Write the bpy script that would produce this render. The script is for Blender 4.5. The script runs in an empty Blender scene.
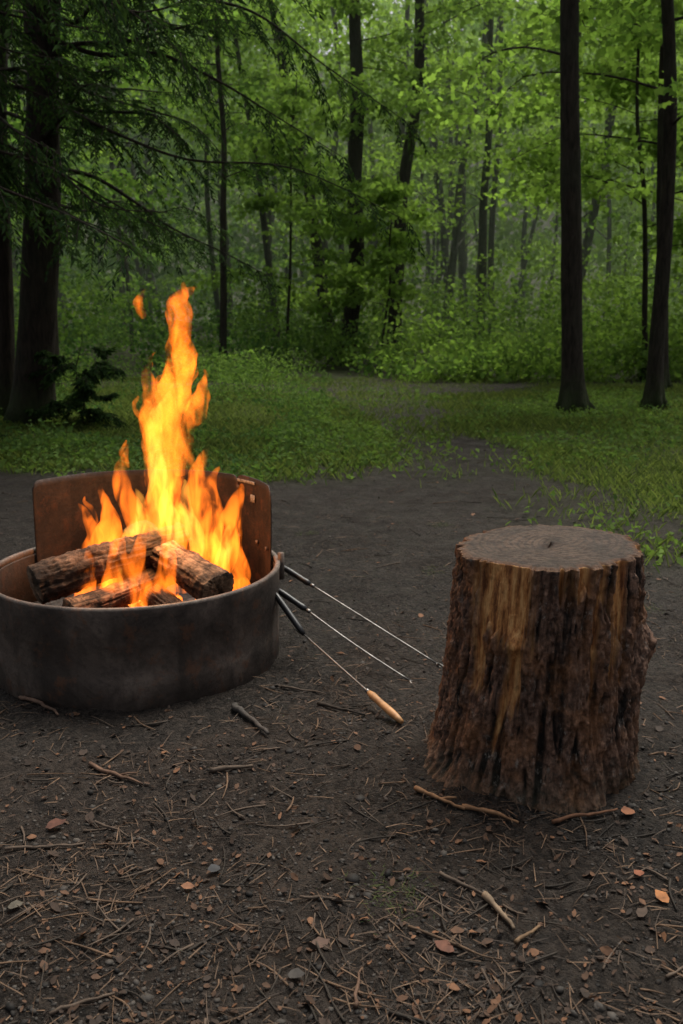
import bpy, math, random
import numpy as np
from mathutils import Vector
rng=np.random.default_rng(7); random.seed(7)
scene=bpy.context.scene
scene.view_settings.view_transform='Standard'; scene.view_settings.look='None'; scene.view_settings.exposure=0
col=scene.collection

# ------------------------------------------------------------------ noise
def _h(ix,iy,iz,s):
    n=(ix*374761393+iy*668265263+iz*2147483647+s*1274126177)&0xffffffff
    n=((n^(n>>13))*1274126177)&0xffffffff
    n=((n^(n>>16))*2246822519)&0xffffffff
    return ((n^(n>>15))&0xffffff)/float(0xffffff)
def vnoise(p,s=0):
    p=np.asarray(p,float); i=np.floor(p).astype(np.int64); f=p-i; f=f*f*(3-2*f)
    x,y,z=i[:,0],i[:,1],i[:,2]; a,b,c=f[:,0],f[:,1],f[:,2]; r=0
    for dx in (0,1):
        for dy in (0,1):
            for dz in (0,1):
                w=(a if dx else 1-a)*(b if dy else 1-b)*(c if dz else 1-c)
                r=r+w*_h(x+dx,y+dy,z+dz,s)
    return r*2-1
def fbm(p,o=4,s=0):
    p=np.asarray(p,float); r=0;amp=1;t=0
    for k in range(o):
        r=r+amp*vnoise(p*(2**k)+17.3*k,s+k); t+=amp; amp*=.5
    return r/t
def ss(a,b,x):
    t=np.clip((x-a)/(b-a),0,1); return t*t*(3-2*t)

# ------------------------------------------------------------------ mesh helpers
def build(name,V,faces,mat=None,colr=None,smooth=False,parent=None,attrs=None):
    V=np.asarray(V,np.float32); me=bpy.data.meshes.new(name)
    me.vertices.add(len(V)); me.vertices.foreach_set('co',V.ravel())
    faces=[np.asarray(f,np.int32) for f in faces if len(f)]
    loops=np.concatenate([f.ravel() for f in faces])
    st=[];o=0
    for f in faces:
        st.append(o+np.arange(len(f))*f.shape[1]); o+=f.size
    st=np.concatenate(st).astype(np.int32)
    me.loops.add(len(loops)); me.loops.foreach_set('vertex_index',loops)
    me.polygons.add(len(st)); me.polygons.foreach_set('loop_start',st)
    me.update(calc_edges=True); me.validate()
    if smooth: me.polygons.foreach_set('use_smooth',np.ones(len(me.polygons),bool))
    if colr is not None:
        a=me.attributes.new('col','FLOAT_COLOR','POINT')
        c=np.ones((len(V),4),np.float32); c[:,:3]=colr; a.data.foreach_set('color',c.ravel())
    for k,v in (attrs or {}).items():
        a=me.attributes.new(k,'FLOAT','POINT'); a.data.foreach_set('value',np.asarray(v,np.float32))
    ob=bpy.data.objects.new(name,me); col.objects.link(ob)
    if mat: me.materials.append(mat)
    if parent: ob.parent=parent
    return ob
def empty(name):
    e=bpy.data.objects.new(name,None); e.empty_display_size=.2; col.objects.link(e); return e
def norm(v): return v/np.maximum(np.linalg.norm(v,axis=-1,keepdims=True),1e-9)

class Acc:
    def __init__(s): s.V=[];s.F={};s.C=[];s.n=0
    def add(s,V,F,C=None):
        V=np.asarray(V,float); 
        for f in F:
            f=np.asarray(f); s.F.setdefault(f.shape[1],[]).append(f+s.n)
        s.V.append(V); s.C.append(np.broadcast_to(np.array(C if C is not None else (1,1,1),float),(len(V),3))); s.n+=len(V)
    def make(s,name,mat,smooth=False,parent=None,colr=True):
        return build(name,np.concatenate(s.V),[np.concatenate(f) for f in s.F.values()],mat,np.concatenate(s.C) if colr else None,smooth,parent)

def tube(P,R,seg=10,caps=True,wob=0,sd=0,sq=1.0):
    P=np.asarray(P,float); R=np.asarray(R,float); n=len(P)
    T=np.gradient(P,axis=0); T=norm(T)
    ref=np.array([0,0,1.]) if abs(T[0][2])<.8 else np.array([1.,0,0])
    A=norm(np.cross(T,ref)); B=np.cross(T,A)
    th=np.linspace(0,2*np.pi,seg,endpoint=False)
    r=np.broadcast_to(R[:,None],(n,seg)).copy()
    if wob:
        q=np.stack([np.cos(th)[None].repeat(n,0)*1.3,np.sin(th)[None].repeat(n,0)*1.3,np.arange(n)[:,None].repeat(seg,1)*.35],-1).reshape(-1,3)
        r*=1+wob*fbm(q+sd*7.1,3,sd).reshape(n,seg)
    V=P[:,None]+A[:,None]*(np.cos(th)[None,:,None]*r[...,None])+B[:,None]*(np.sin(th)[None,:,None]*r[...,None]*sq)
    V=V.reshape(-1,3)
    i=np.arange(n-1)[:,None]*seg; j=np.arange(seg)[None]; j2=(j+1)%seg
    F=np.stack([i+j,i+j2,i+seg+j2,i+seg+j],-1).reshape(-1,4)
    fs=[F]
    if caps: fs+= [np.arange(seg)[::-1][None], (np.arange(seg)+(n-1)*seg)[None]]
    return V,fs
def curve(P,n):
    P=np.asarray(P,float); t=np.linspace(0,len(P)-1,n); out=[]
    for x in t:
        i=min(int(x),len(P)-2); f=x-i
        p0=P[max(i-1,0)];p1=P[i];p2=P[i+1];p3=P[min(i+2,len(P)-1)]
        out.append(.5*((2*p1)+(-p0+p2)*f+(2*p0-5*p1+4*p2-p3)*f*f+(-p0+3*p1-3*p2+p3)*f**3))
    return np.array(out)

DIAM=np.array([(0,0,0),(.42,.5,.08),(1,0,-.1),(.42,-.5,.08)])
MAPLE=np.array([(0,0,0),(-.05,.42,.05),(.28,.3,.03),(.6,.52,.0),(.66,.18,0),(1,0,-.12),(.66,-.18,0),(.6,-.52,0),(.28,-.3,.03),(-.05,-.42,.05)])
def leafgeo(P,D,N,L,W,tpl):
    D=norm(D); B=norm(np.cross(N,D)); N=np.cross(D,B); k=len(tpl)
    L=np.asarray(L)[:,None,None]; W=np.asarray(W)[:,None,None]
    V=P[:,None]+D[:,None]*tpl[None,:,0:1]*L+B[:,None]*tpl[None,:,1:2]*W+N[:,None]*tpl[None,:,2:3]*L
    return V.reshape(-1,3),[np.arange(len(P)*k).reshape(-1,k)]
def randleaves(P,size,tilt=.7,tpl=DIAM,wr=.85):
    n=len(P); N=np.array([0,0,1.])+tilt*rng.normal(size=(n,3)); N=norm(N)
    D=np.cross(N,norm(rng.normal(size=(n,3)))); D[:,2]-=.25
    L=size*rng.uniform(.65,1.25,n)
    return leafgeo(P,D,N,L,L*wr,tpl)
GB=(.060,.125,.036); GY=(.165,.25,.060)
def leafcol(n,k,base=GB,yel=GY,f=None,var=.16):
    f=rng.uniform(0,1,n) if f is None else np.clip(f+rng.normal(0,.14,n),0,1)
    c=np.array(base)*(1-f[:,None])+np.array(yel)*f[:,None]
    c=c*(1+rng.uniform(-var,var,n))[:,None]
    return np.repeat(c,k,0)

# ------------------------------------------------------------------ materials
def mat(name):
    m=bpy.data.materials.new(name); m.use_nodes=True; nt=m.node_tree; nt.nodes.clear()
    out=nt.nodes.new('ShaderNodeOutputMaterial'); return m,nt,out
def N(nt,t,**k):
    n=nt.nodes.new(t)
    for a,b in k.items():
        if a in n.inputs.keys(): n.inputs[a].default_value=b
        else: setattr(n,a,b)
    return n
def noise(nt,scale,vec=None,detail=6,rough=.6,dist=0):
    n=N(nt,'ShaderNodeTexNoise'); n.inputs['Scale'].default_value=scale; n.inputs['Detail'].default_value=detail
    n.inputs['Roughness'].default_value=rough; n.inputs['Distortion'].default_value=dist
    if vec: nt.links.new(vec,n.inputs['Vector'])
    return n.outputs['Fac']
def ramp(nt,src,stops):
    r=N(nt,'ShaderNodeValToRGB'); e=r.color_ramp.elements
    while len(e)<len(stops): e.new(.5)
    for x,(p,c) in zip(e,stops): x.position=p; x.color=(c[0],c[1],c[2],1) if hasattr(c,'__len__') else (c,c,c,1)
    nt.links.new(src,r.inputs[0]); return r.outputs[0]
def mixc(nt,f,a,b,mode='MIX'):
    m=N(nt,'ShaderNodeMix',data_type='RGBA',blend_type=mode)
    for s,i in ((f,0),(a,6),(b,7)):
        if hasattr(s,'links'): nt.links.new(s,m.inputs[i])
        elif i==0: m.inputs[0].default_value=s
        else: m.inputs[i].default_value=(*s,1)
    return m.outputs[2]
def math_(nt,op,a,b=0.5):
    m=N(nt,'ShaderNodeMath',operation=op)
    for s,i in ((a,0),(b,1)):
        if hasattr(s,'links'): nt.links.new(s,m.inputs[i])
        else: m.inputs[i].default_value=s
    return m.outputs[0]
def bump(nt,h,strength=.5,dist=.01,prev=None):
    b=N(nt,'ShaderNodeBump'); b.inputs['Strength'].default_value=strength; b.inputs['Distance'].default_value=dist
    nt.links.new(h,b.inputs['Height'])
    if prev: nt.links.new(prev,b.inputs['Normal'])
    return b.outputs[0]
def coords(nt,scale=None):
    t=N(nt,'ShaderNodeTexCoord').outputs['Object']
    if scale:
        m=N(nt,'ShaderNodeMapping'); m.inputs['Scale'].default_value=scale; nt.links.new(t,m.inputs[0]); return m.outputs[0]
    return t
def attr(nt,name,o='Fac'):
    return N(nt,'ShaderNodeAttribute',attribute_name=name).outputs[o]
def princ(nt,out,colr,rough=.8,nrm=None,metal=0,spec=.3):
    p=N(nt,'ShaderNodeBsdfPrincipled')
    for s,i in ((colr,'Base Color'),(rough,'Roughness'),(metal,'Metallic')):
        if hasattr(s,'links'): nt.links.new(s,p.inputs[i])
        else: p.inputs[i].default_value=(*s,1) if hasattr(s,'__len__') else s
    p.inputs['Specular IOR Level'].default_value=spec
    if nrm: nt.links.new(nrm,p.inputs['Normal'])
    nt.links.new(p.outputs[0],out.inputs[0]); return p

def m_leaf(name,trans=.5):
    m,nt,out=mat(name); c=attr(nt,'col','Color')
    d=N(nt,'ShaderNodeBsdfDiffuse'); t=N(nt,'ShaderNodeBsdfTranslucent'); x=N(nt,'ShaderNodeMixShader'); x.inputs[0].default_value=trans
    nt.links.new(c,d.inputs[0]); nt.links.new(mixc(nt,1.0,c,(1.65,1.8,1.0),'MULTIPLY'),t.inputs[0])
    nt.links.new(d.outputs[0],x.inputs[1]); nt.links.new(t.outputs[0],x.inputs[2]); nt.links.new(x.outputs[0],out.inputs[0]); return m
M_leaf=m_leaf('leaf_mat',.5); M_needle=m_leaf('needle_mat',.25); M_grass=m_leaf('grass_mat',.35)

def m_bark(name,c1,c2,sc=(6,6,1.2)):
    m,nt,out=mat(name); v=coords(nt,sc); f=noise(nt,4,v,8,.65,.6); f2=noise(nt,.8,coords(nt),4); f3=noise(nt,7,coords(nt),5)
    c=ramp(nt,f,[(.3,c1),(.68,c2)]); c=mixc(nt,ramp(nt,f2,[(.5,0),(.75,.5)]),c,(.04,.05,.03))
    sp=N(nt,'ShaderNodeSeparateXYZ'); nt.links.new(coords(nt),sp.inputs[0])
    low=ramp(nt,math_(nt,'ADD',sp.outputs[2],math_(nt,'MULTIPLY',f3,.8)),[(.35,.8),(.95,0)])
    c=mixc(nt,low,c,(.030,.050,.014))
    princ(nt,out,c,.9,bump(nt,f,1,.035),spec=.15); return m
M_bark=m_bark('bark_dark',(.010,.008,.0065),(.048,.039,.029))
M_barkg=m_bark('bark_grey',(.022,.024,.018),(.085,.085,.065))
M_barkh=m_bark('bark_hemlock',(.008,.006,.005),(.040,.030,.022))

# ------------------------------------------------------------------ ground
def grassmask(x,y):
    n=fbm(np.stack([x*.9,y*.6,0*x],-1),4,3); n2=fbm(np.stack([x*4,y*3,0*x],-1),3,9)
    e=n*.9+n2*.35
    pc=np.interp(y,[5,7,9,11,13,15,17],[.8,.95,.95,.75,.35,-.2,-1.2]); pw=np.interp(y,[5,7,9,13,16],[1.3,.6,.42,.5,1.0])
    trail=1-ss(.55,1.25,np.abs(x-pc)/pw+e*.35)
    L=ss(-.3,.3,pc-x+e*.6)*ss(6.3,7.3,y+e*.9)*(1-ss(15.6,16.4,y+e))
    rx=np.interp(y,[3,4.4,6,8.6,11,14,16],[2.4,1.6,1.35,1.2,1.2,1.6,3.0])
    R=ss(-.3,.5,x-rx+e)*ss(3.9,4.7,y+e*.6)*(1-ss(16.4,17.2,y+e))
    B=ss(17.6,18.4,y+e*1.0)
    g=np.maximum.reduce([L,R,B])*(1-.72*trail*(1-B))
    g=np.maximum(g,.48*ss(6.8,9.0,y)*ss(-.4,.2,n2+n))
    return np.clip(g,0,1)
FR=np.array([-.741,3.10])
ST=np.array([.545,2.25])
def gheight(x,y,fine=True):
    p=np.stack([x,y,0*x],-1)
    z=.035*fbm(p*.35,3,1)+.014*fbm(p*2.2,3,2)
    d=np.hypot(x,y); near=1-ss(5,14,d)
    z=z+near*.012*fbm(p*8,3,5)
    if fine: z=z+(1-ss(3,7,d))*.0085*fbm(p*34,3,6)
    q=np.hypot(x-FR[0],y-FR[1]); z=z-.016*(1-ss(.5,.9,q))+.008*np.exp(-((q-.60)/.05)**2)
    q=np.hypot(x-ST[0],y-ST[1]); z=z+.02*np.exp(-((q-.27)/.12)**2)
    z=z+ss(19,24,d)*.12*fbm(p*.5,3,8)+ss(16,60,y)*1.0+ss(74,120,d)*38
    return z
def gz(x,y): return float(gheight(np.array([x]),np.array([y]))[0])
u=np.linspace(-1,1,560); xs=.36*np.sinh(6.35*u)
v=np.linspace(-.72,1,600); ys=1.9+.36*np.sinh(6.35*v)
X,Y=np.meshgrid(xs,ys); x=X.ravel(); y=Y.ravel(); z=gheight(x,y)
nx=len(xs); ny=len(ys); i=(np.arange(ny-1)[:,None]*nx+np.arange(nx-1)[None]).ravel()
m,nt,out=mat('ground_mat'); v0=coords(nt)
a=noise(nt,1.1,v0,6,.6); b=noise(nt,13,v0,9,.72,.3); c=noise(nt,95,v0,6,.75); dd_=noise(nt,4.5,v0,7,.65)
vo=N(nt,'ShaderNodeTexVoronoi'); vo.inputs['Scale'].default_value=70; nt.links.new(v0,vo.inputs[0])
vo2=N(nt,'ShaderNodeTexVoronoi'); vo2.inputs['Scale'].default_value=190; nt.links.new(v0,vo2.inputs[0])
base=ramp(nt,b,[(.32,(.0065,.0052,.0042)),(.5,(.0195,.0155,.0125)),(.68,(.054,.043,.034))])
base=mixc(nt,ramp(nt,dd_,[(.40,0),(.60,.8)]),base,(.0135,.0102,.0079))
base=mixc(nt,ramp(nt,a,[(.45,0),(.58,.5)]),base,(.040,.033,.0275))
base=mixc(nt,.45,base,ramp(nt,vo.outputs['Color'],[(.2,(.005,.0044,.0038)),(.8,(.062,.050,.041))]))
base=mixc(nt,ramp(nt,c,[(.56,0),(.72,.6)]),base,(.09,.066,.047))
gcol=ramp(nt,b,[(.3,(.020,.026,.010)),(.7,(.062,.070,.028))])
base=mixc(nt,math_(nt,'MULTIPLY',attr(nt,'grass'),.85),base,gcol)
hh=math_(nt,'ADD',math_(nt,'MULTIPLY',vo.outputs['Distance'],-1.0),math_(nt,'ADD',c,math_(nt,'MULTIPLY',vo2.outputs['Distance'],-.5)))
princ(nt,out,base,ramp(nt,dd_,[(.35,.55),(.65,.95)]),bump(nt,hh,1,.012,bump(nt,b,1,.035)),spec=.16)
ground=build('ground',np.stack([x,y,z],-1),[np.stack([i,i+1,i+nx+1,i+nx],-1)],m,smooth=True,attrs={'grass':grassmask(x,y)})

# ------------------------------------------------------------------ near debris
def scat(n,y0,y1,spread=.62):
    t=rng.uniform(0,1,n); yy=1/((1-t)/y0+t/y1)
    xx=rng.uniform(-1,1,n)*(spread*yy+.15); return xx,yy
def outside(xx,yy):
    return (np.hypot(xx-FR[0],yy-FR[1])>.545)&(np.hypot(xx-ST[0],yy-ST[1])>.29)
m_deb,nt,out=mat('debris_mat'); cc=attr(nt,'col','Color'); f=noise(nt,60,coords(nt),4)
princ(nt,out,mixc(nt,1.0,cc,ramp(nt,f,[(.3,.5),(.7,1.15)]),'MULTIPLY'),.75,spec=.25)
t_=(1+5**.5)/2
ico=norm(np.array([(-1,t_,0),(1,t_,0),(-1,-t_,0),(1,-t_,0),(0,-1,t_),(0,1,t_),(0,-1,-t_),(0,1,-t_),(t_,0,-1),(t_,0,1),(-t_,0,-1),(-t_,0,1)],float))
icf=np.array([(0,11,5),(0,5,1),(0,1,7),(0,7,10),(0,10,11),(1,5,9),(5,11,4),(11,10,2),(10,7,6),(7,1,8),(3,9,4),(3,4,2),(3,2,6),(3,6,8),(3,8,9),(4,9,5),(2,4,11),(6,2,10),(8,6,7),(9,8,1)])
xx,yy=scat(30000,1.15,9); k=outside(xx,yy)&(rng.uniform(0,1,len(xx))<(.15+.85*ss(-.15,.3,fbm(np.stack([xx*2,yy*2,0*xx],-1),3,21)))); xx=xx[k];yy=yy[k]; n=len(xx)
s=np.exp(rng.normal(-5.85,.5,n)); s=np.clip(s,.0012,.018)
V=ico[None]*s[:,None,None]*rng.uniform(.6,1.3,(n,1,3))*rng.uniform(.8,1.2,(n,12,1)); V[...,2]*=.6
ang=rng.uniform(0,6.28,n); ca,sa=np.cos(ang)[:,None],np.sin(ang)[:,None]
V=np.stack([V[...,0]*ca-V[...,1]*sa,V[...,0]*sa+V[...,1]*ca,V[...,2]],-1)
V+=np.stack([xx,yy,gheight(xx,yy)+s*.05],-1)[:,None]
g=.007+.055*rng.uniform(0,1,n)**2.0; pc=np.stack([g*1.14,g,g*.86],-1)
build('gravel',V.reshape(-1,3),[(icf[None]+np.arange(n)[:,None,None]*12).reshape(-1,3)],m_deb,np.repeat(pc,12,0))
A=Acc(); xx,yy=scat(30000,1.1,12); k=outside(xx,yy)&(rng.uniform(0,1,len(xx))<(.15+.65*ss(0,.45,fbm(np.stack([xx*1.9,yy*1.9,0*xx+4],-1),3,31)))); xx=xx[k];yy=yy[k]; n=len(xx)
an=rng.uniform(0,6.28,n); D=np.stack([np.cos(an),np.sin(an),rng.normal(0,.12,n)],-1)
Nn=norm(np.array([0,0,1.])+.5*rng.normal(size=(n,3)))
L=rng.uniform(.008,.05,n)*(1+.15*yy); P=np.stack([xx,yy,gheight(xx,yy)+.0035],-1)
V,F=leafgeo(P,D,Nn,L,np.clip(L*.07,.0009,.002)*(1+.1*yy),np.array([(0,.5,0),(0.5,.6,.03),(1,.2,0),(1,-.2,0),(.5,-.3,.03),(0,-.5,0)]))
c0=rng.uniform(0,1,(n,1))**2.0; A.add(V,F,None); A.C[-1]=np.repeat(np.array([.026,.0175,.012])*(1-c0)+np.array([.16,.10,.06])*c0,6,0)
A.make('pine_needle_litter',m_deb)
A=Acc(); xx,yy=scat(5200,1.15,13); k=outside(xx,yy); xx=xx[k];yy=yy[k]; n=len(xx)
P=np.stack([xx,yy,gheight(xx,yy)+.004],-1)
LT=np.array([(0,0,0),(.2,.32,.06),(.55,.42,.1),(.8,.22,.02),(1,0,.12),(.8,-.25,.06),(.5,-.4,.14),(.18,-.3,.02)])
Nn=norm(np.array([0,0,1.])+.28*rng.normal(size=(n,3))); D=np.cross(Nn,norm(rng.normal(size=(n,3))))
L=np.clip(np.exp(rng.normal(-4.55,.5,n)),0,.028)*(1+.08*yy); V,F=leafgeo(P,D,Nn,L,L*rng.uniform(.4,.9,n),LT)
c0=rng.uniform(0,1,(n,1))**3; A.add(V,F); A.C[-1]=np.repeat(np.array([.024,.0155,.0105])*(1-c0)+np.array([.15,.07,.033])*c0,8,0)
for (lx,ly,s,c) in [(.677,1.623,.038,(.34,.14,.05)),(.655,1.73,.034,(.20,.07,.035)),(-.315,1.69,.03,(.20,.09,.045)),(-.061,1.505,.042,(.09,.055,.04)),(-.692,1.623,.033,(.09,.08,.06)),(-.705,1.905,.05,(.09,.038,.025)),(.216,1.48,.042,(.11,.045,.027)),(.60,1.58,.033,(.06,.038,.025)),(-.27,1.76,.035,(.035,.036,.038)),(.71,1.95,.045,(.20,.08,.038)),(-.1,1.42,.035,(.05,.045,.04))]:
    P=np.array([[lx,ly,gz(lx,ly)+.008]]); a_=random.uniform(0,6.28)
    V,F=leafgeo(P,np.array([[math.cos(a_),math.sin(a_),.1]]),norm(np.array([[random.uniform(-.2,.2),-.2,1.]])),[s],[s*.8],LT); A.add(V,F,c)
A.make('fallen_leaves',m_deb)
m_st,nt,out=mat('stick_mat'); f=noise(nt,30,coords(nt),5); cc=attr(nt,'col','Color')
princ(nt,out,mixc(nt,1.0,cc,ramp(nt,f,[(.3,.35),(.7,1.1)]),'MULTIPLY'),.8,bump(nt,f,.6,.003),spec=.25)
def stick(p,q,r,c,fork=False,name='fallen_stick'):
    A=Acc(); p=np.array(p);q=np.array(q); n=12; t=np.linspace(0,1,n)[:,None]; P=p+(q-p)*t
    L=np.linalg.norm(q-p); nn=np.array([-(q-p)[1],(q-p)[0]])/L
    w=np.cumsum(rng.normal(0,1,n)); w-=np.linspace(w[0],w[-1],n); P=P+nn*(w[:,None]*L*.015)
    z=gheight(P[:,0],P[:,1],False)+r*.8+.004; P3=np.column_stack([P,z])
    V,F=tube(P3,np.linspace(r,r*.5,n)*rng.uniform(.8,1.2,n),8,wob=.25,sd=int(L*1000)%50); A.add(V,F,c)
    if fork:
        a=P3[6]; d=(q-p)/L; d2=d*.8+nn*.6; e=a+np.append(d2*L*.25,.006); V,F=tube([a,(a+e)/2+[0,0,.002],e],[r*.6,r*.5,r*.3],6); A.add(V,F,c)
    return A.make(name,m_st,True)
tan=(.24,.13,.065); gr=(.09,.065,.047); dk=(.03,.024,.018)
for a in [((.188,2.06),(.30,1.955),.0065,tan,True),((.295,1.965),(.42,1.90),.006,tan,False),((.50,1.90),(.671,1.955),.0055,(.18,.085,.045),False),
 ((.214,1.72),(.30,1.65),.0055,gr,False),((.30,1.65),(.339,1.533),.0075,(.20,.145,.095),False),((-.686,2.217),(-.519,2.112),.0055,(.13,.075,.048),True),((-.766,1.81),(-.595,1.85),.0045,gr,False),
 ((-1.04,2.674),(-.866,2.515),.007,(.14,.085,.058),False),((-.351,2.165),(-.238,2.19),.0075,gr,False),((-.334,2.585),(-.212,2.364),.010,(.06,.052,.045),False),
 ((-.074,2.61),(.071,2.49),.006,dk,True),((.131,1.54),(.30,1.456),.0035,(.12,.075,.045),False),((-.087,1.645),(.028,1.615),.004,gr,True),((-.513,1.335),(-.41,1.385),.004,gr,False),
 ((.024,1.345),(.039,1.44),.004,(.12,.07,.045),False),((.335,1.495),(.393,1.545),.0045,(.16,.10,.055),False),((-.6,1.95),(-.5,1.87),.0035,gr,True),((-.2,2.75),(-.05,2.68),.004,gr,False),((-.9,1.95),(-.8,1.9),.004,dk,False),((.6,1.42),(.72,1.5),.003,gr,False),((-.3,1.5),(-.22,1.56),.003,dk,True)]:
    stick(*a)
TW=Acc()
for k in range(800):
    xx,yy=scat(1,1.2,8); x0,y0=float(xx[0]),float(yy[0])
    a_=random.uniform(0,6.28); L=random.uniform(.03,.10)*(1+y0*.2); e=(x0+L*math.cos(a_),y0+L*math.sin(a_))
    if not (outside(xx,yy)[0] and outside(np.array([e[0]]),np.array([e[1]]))[0]): continue
    P=np.array([(x0,y0),((x0+e[0])/2+random.uniform(-.008,.008),(y0+e[1])/2+random.uniform(-.008,.008)),e]); z=gheight(P[:,0],P[:,1],False)+.004
    V,F=tube(curve(np.column_stack([P,z]),6),np.linspace(1,.5,6)*random.uniform(.001,.0034),5); TW.add(V,F,random.choice([gr,dk,dk,(.13,.08,.048)]))
TW.make('twig_litter',m_st,True)

# ------------------------------------------------------------------ stump
nth,nz=600,320
th=np.linspace(0,2*np.pi,nth,endpoint=False)
zz=np.linspace(0,1,nz); TH,ZZ=np.meshgrid(th,zz); H=.622
phi=((TH+np.pi)%(2*np.pi))-np.pi
cx,cy=np.sin(TH),-np.cos(TH)
def cn(f,fz,o,s,w=0): return fbm(np.stack([cx*f,cy*f,ZZ*fz+w],-1).reshape(-1,3),o,s).reshape(nz,nth)
wp=cn(5.5,2.5,3,41)
rid=1-np.abs(cn(11,4.0,4,42,wp*1.2))*2.2
rid2=1-np.abs(cn(24,14,3,43,wp*2))*2.0
fin=cn(50,40,3,44)
plate=ss(-.12,.12,cn(9,9,3,47))
jag=cn(12,3,4,46)
def win(a,b,s=.06): return ss(a-s,a+s,phi+jag*.13)*(1-ss(b-s,b+s,phi+jag*.13))
bare=win(-1.05,-.36)*ss(.58,.66,ZZ+jag*.30)+win(.50,.74,.04)*ss(.56,.64,ZZ+jag*.3)+win(-.12,.22)*ss(.90,.94,ZZ+jag*.12)+win(1.2,2.6)*ss(.7,.8,ZZ+jag*.2)+win(-.60,-.46,.03)*ss(.33,.43,ZZ+jag*.2)*(1-ss(.62,.74,ZZ))*.9+win(-.98,-.86,.02)*ss(.42,.5,ZZ+jag*.2)*(1-ss(.62,.74,ZZ))*.7+win(.28,.36,.02)*ss(.5,.6,ZZ+jag*.3)*.8
strip=ss(-.30,-.05,cn(16,1.2,3,48)+.05)
bare=np.clip(bare*ss(-.55,-.2,jag+.15)*(.25+.75*strip),0,1)
R=.226+.020*(1-ZZ)+.075*np.exp(-ZZ*7)*(.6+.5*np.cos(phi+1.25))+.035*np.exp(-ZZ*14)*(.8+np.sin(phi*5+1))
R+=.035*np.exp(-((phi-1.45)/.16)**2-((ZZ-.60)/.10)**2)+.012*np.exp(-((phi-1.4)/.3)**2)*ss(.0,.6,ZZ)*(1-ss(.6,.7,ZZ))
R+=.026*np.exp(-((phi+.52)/.08)**2-((ZZ-.69)/.04)**2)
edge=.007*ss(.95,1,ZZ)*cn(9,1,3,49)
lowf=.45+.55*ss(.02,.3,ZZ)
R+=.012*wp+(1-bare)*(lowf*(.012*(rid-.3)+.007*(rid2-.3))+.006*fin+.008*plate)-bare*(.012-.003*fin-.003*rid)+edge
zt=H+.01*cx
V=np.stack([ST[0]+cx*R-.02*(1-ZZ),ST[1]+cy*R,ZZ*zt-.02*(1-ZZ)],-1)
Vs=V.reshape(-1,3); fi=(np.arange(nz-1)[:,None]*nth+np.arange(nth)[None]); fj=(np.arange(nz-1)[:,None]*nth+(np.arange(nth)[None]+1)%nth)
F=[np.stack([fi,fj,fj+nth,fi+nth],-1).reshape(-1,4)]
nr=70; rr=np.linspace(1,0,nr+1)[1:]; Rt=R[-1]; tops=[]
for k,r in enumerate(rr):
    Rk=Rt*r; px=cx[-1]*Rk;py=cy[-1]*Rk
    zk=H+.01*cx[-1]+.004*ss(0,.05,1-r)+.004*fbm(np.stack([px*22,py*10,0*px],-1),3,50)+.002*fbm(np.stack([px*90,py*90,0*px],-1),2,51)
    if r==0: px=px*0;py=py*0; zk=zk*0+zk.mean()
    tops.append(np.stack([ST[0]+px,ST[1]+py,zk],-1))
Vt=np.concatenate(tops); o=len(Vs)-nth; k=np.arange(nr)[:,None]*nth+o
F.append(np.stack([k+np.arange(nth),k+(np.arange(nth)+1)%nth,k+nth+(np.arange(nth)+1)%nth,k+nth+np.arange(nth)],-1).reshape(-1,4)[:-nth])
topm=np.concatenate([np.zeros(len(Vs)),np.ones(len(Vt))])
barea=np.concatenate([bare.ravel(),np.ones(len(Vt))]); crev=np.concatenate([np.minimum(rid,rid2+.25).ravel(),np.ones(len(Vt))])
hz=np.concatenate([ZZ.ravel(),np.ones(len(Vt))]); rim=np.concatenate([np.zeros(len(Vs)),np.repeat(rr,nth)])
m,nt,out=mat('stump_mat'); v0=coords(nt); vs=coords(nt,(1,1,.28))
f1=noise(nt,45,vs,8,.75,.4); f2=noise(nt,9,v0,5); f3=noise(nt,120,v0,7,.8); f4=noise(nt,34,coords(nt,(1,1,.5)),7,.8); f5=noise(nt,38,v0,7,.75); f6=noise(nt,70,coords(nt,(1,1,.12)),6,.7)
bk=ramp(nt,f1,[(.30,(.058,.032,.022)),(.5,(.175,.096,.064)),(.68,(.36,.215,.145))])
bk=mixc(nt,ramp(nt,f5,[(.38,.85),(.50,0)]),bk,(.024,.015,.011))
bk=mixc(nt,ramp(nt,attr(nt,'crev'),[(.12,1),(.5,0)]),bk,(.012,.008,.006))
bk=mixc(nt,ramp(nt,f4,[(.58,0),(.63,.85)]),bk,(.30,.26,.22))
bk=mixc(nt,ramp(nt,f2,[(.48,0),(.62,.55)]),bk,(.30,.13,.052))
bk=mixc(nt,1.0,bk,ramp(nt,f3,[(.35,.45),(.62,1.3)]),'MULTIPLY')
wd=ramp(nt,f6,[(.36,(.18,.062,.02)),(.48,(.58,.25,.08)),(.62,(.85,.48,.19))])
wd=mixc(nt,ramp(nt,f5,[(.54,0),(.68,.55)]),wd,(.10,.042,.018))
side=mixc(nt,attr(nt,'bare'),bk,wd)
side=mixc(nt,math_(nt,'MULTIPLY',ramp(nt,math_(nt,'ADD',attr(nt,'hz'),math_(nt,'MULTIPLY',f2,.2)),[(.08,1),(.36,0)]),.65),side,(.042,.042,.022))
mp=N(nt,'ShaderNodeMapping'); mp.inputs['Location'].default_value=(-ST[0]-.02,-ST[1]-.03,0); nt.links.new(v0,mp.inputs[0])
sp=N(nt,'ShaderNodeSeparateXYZ'); nt.links.new(mp.outputs[0],sp.inputs[0])
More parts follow.
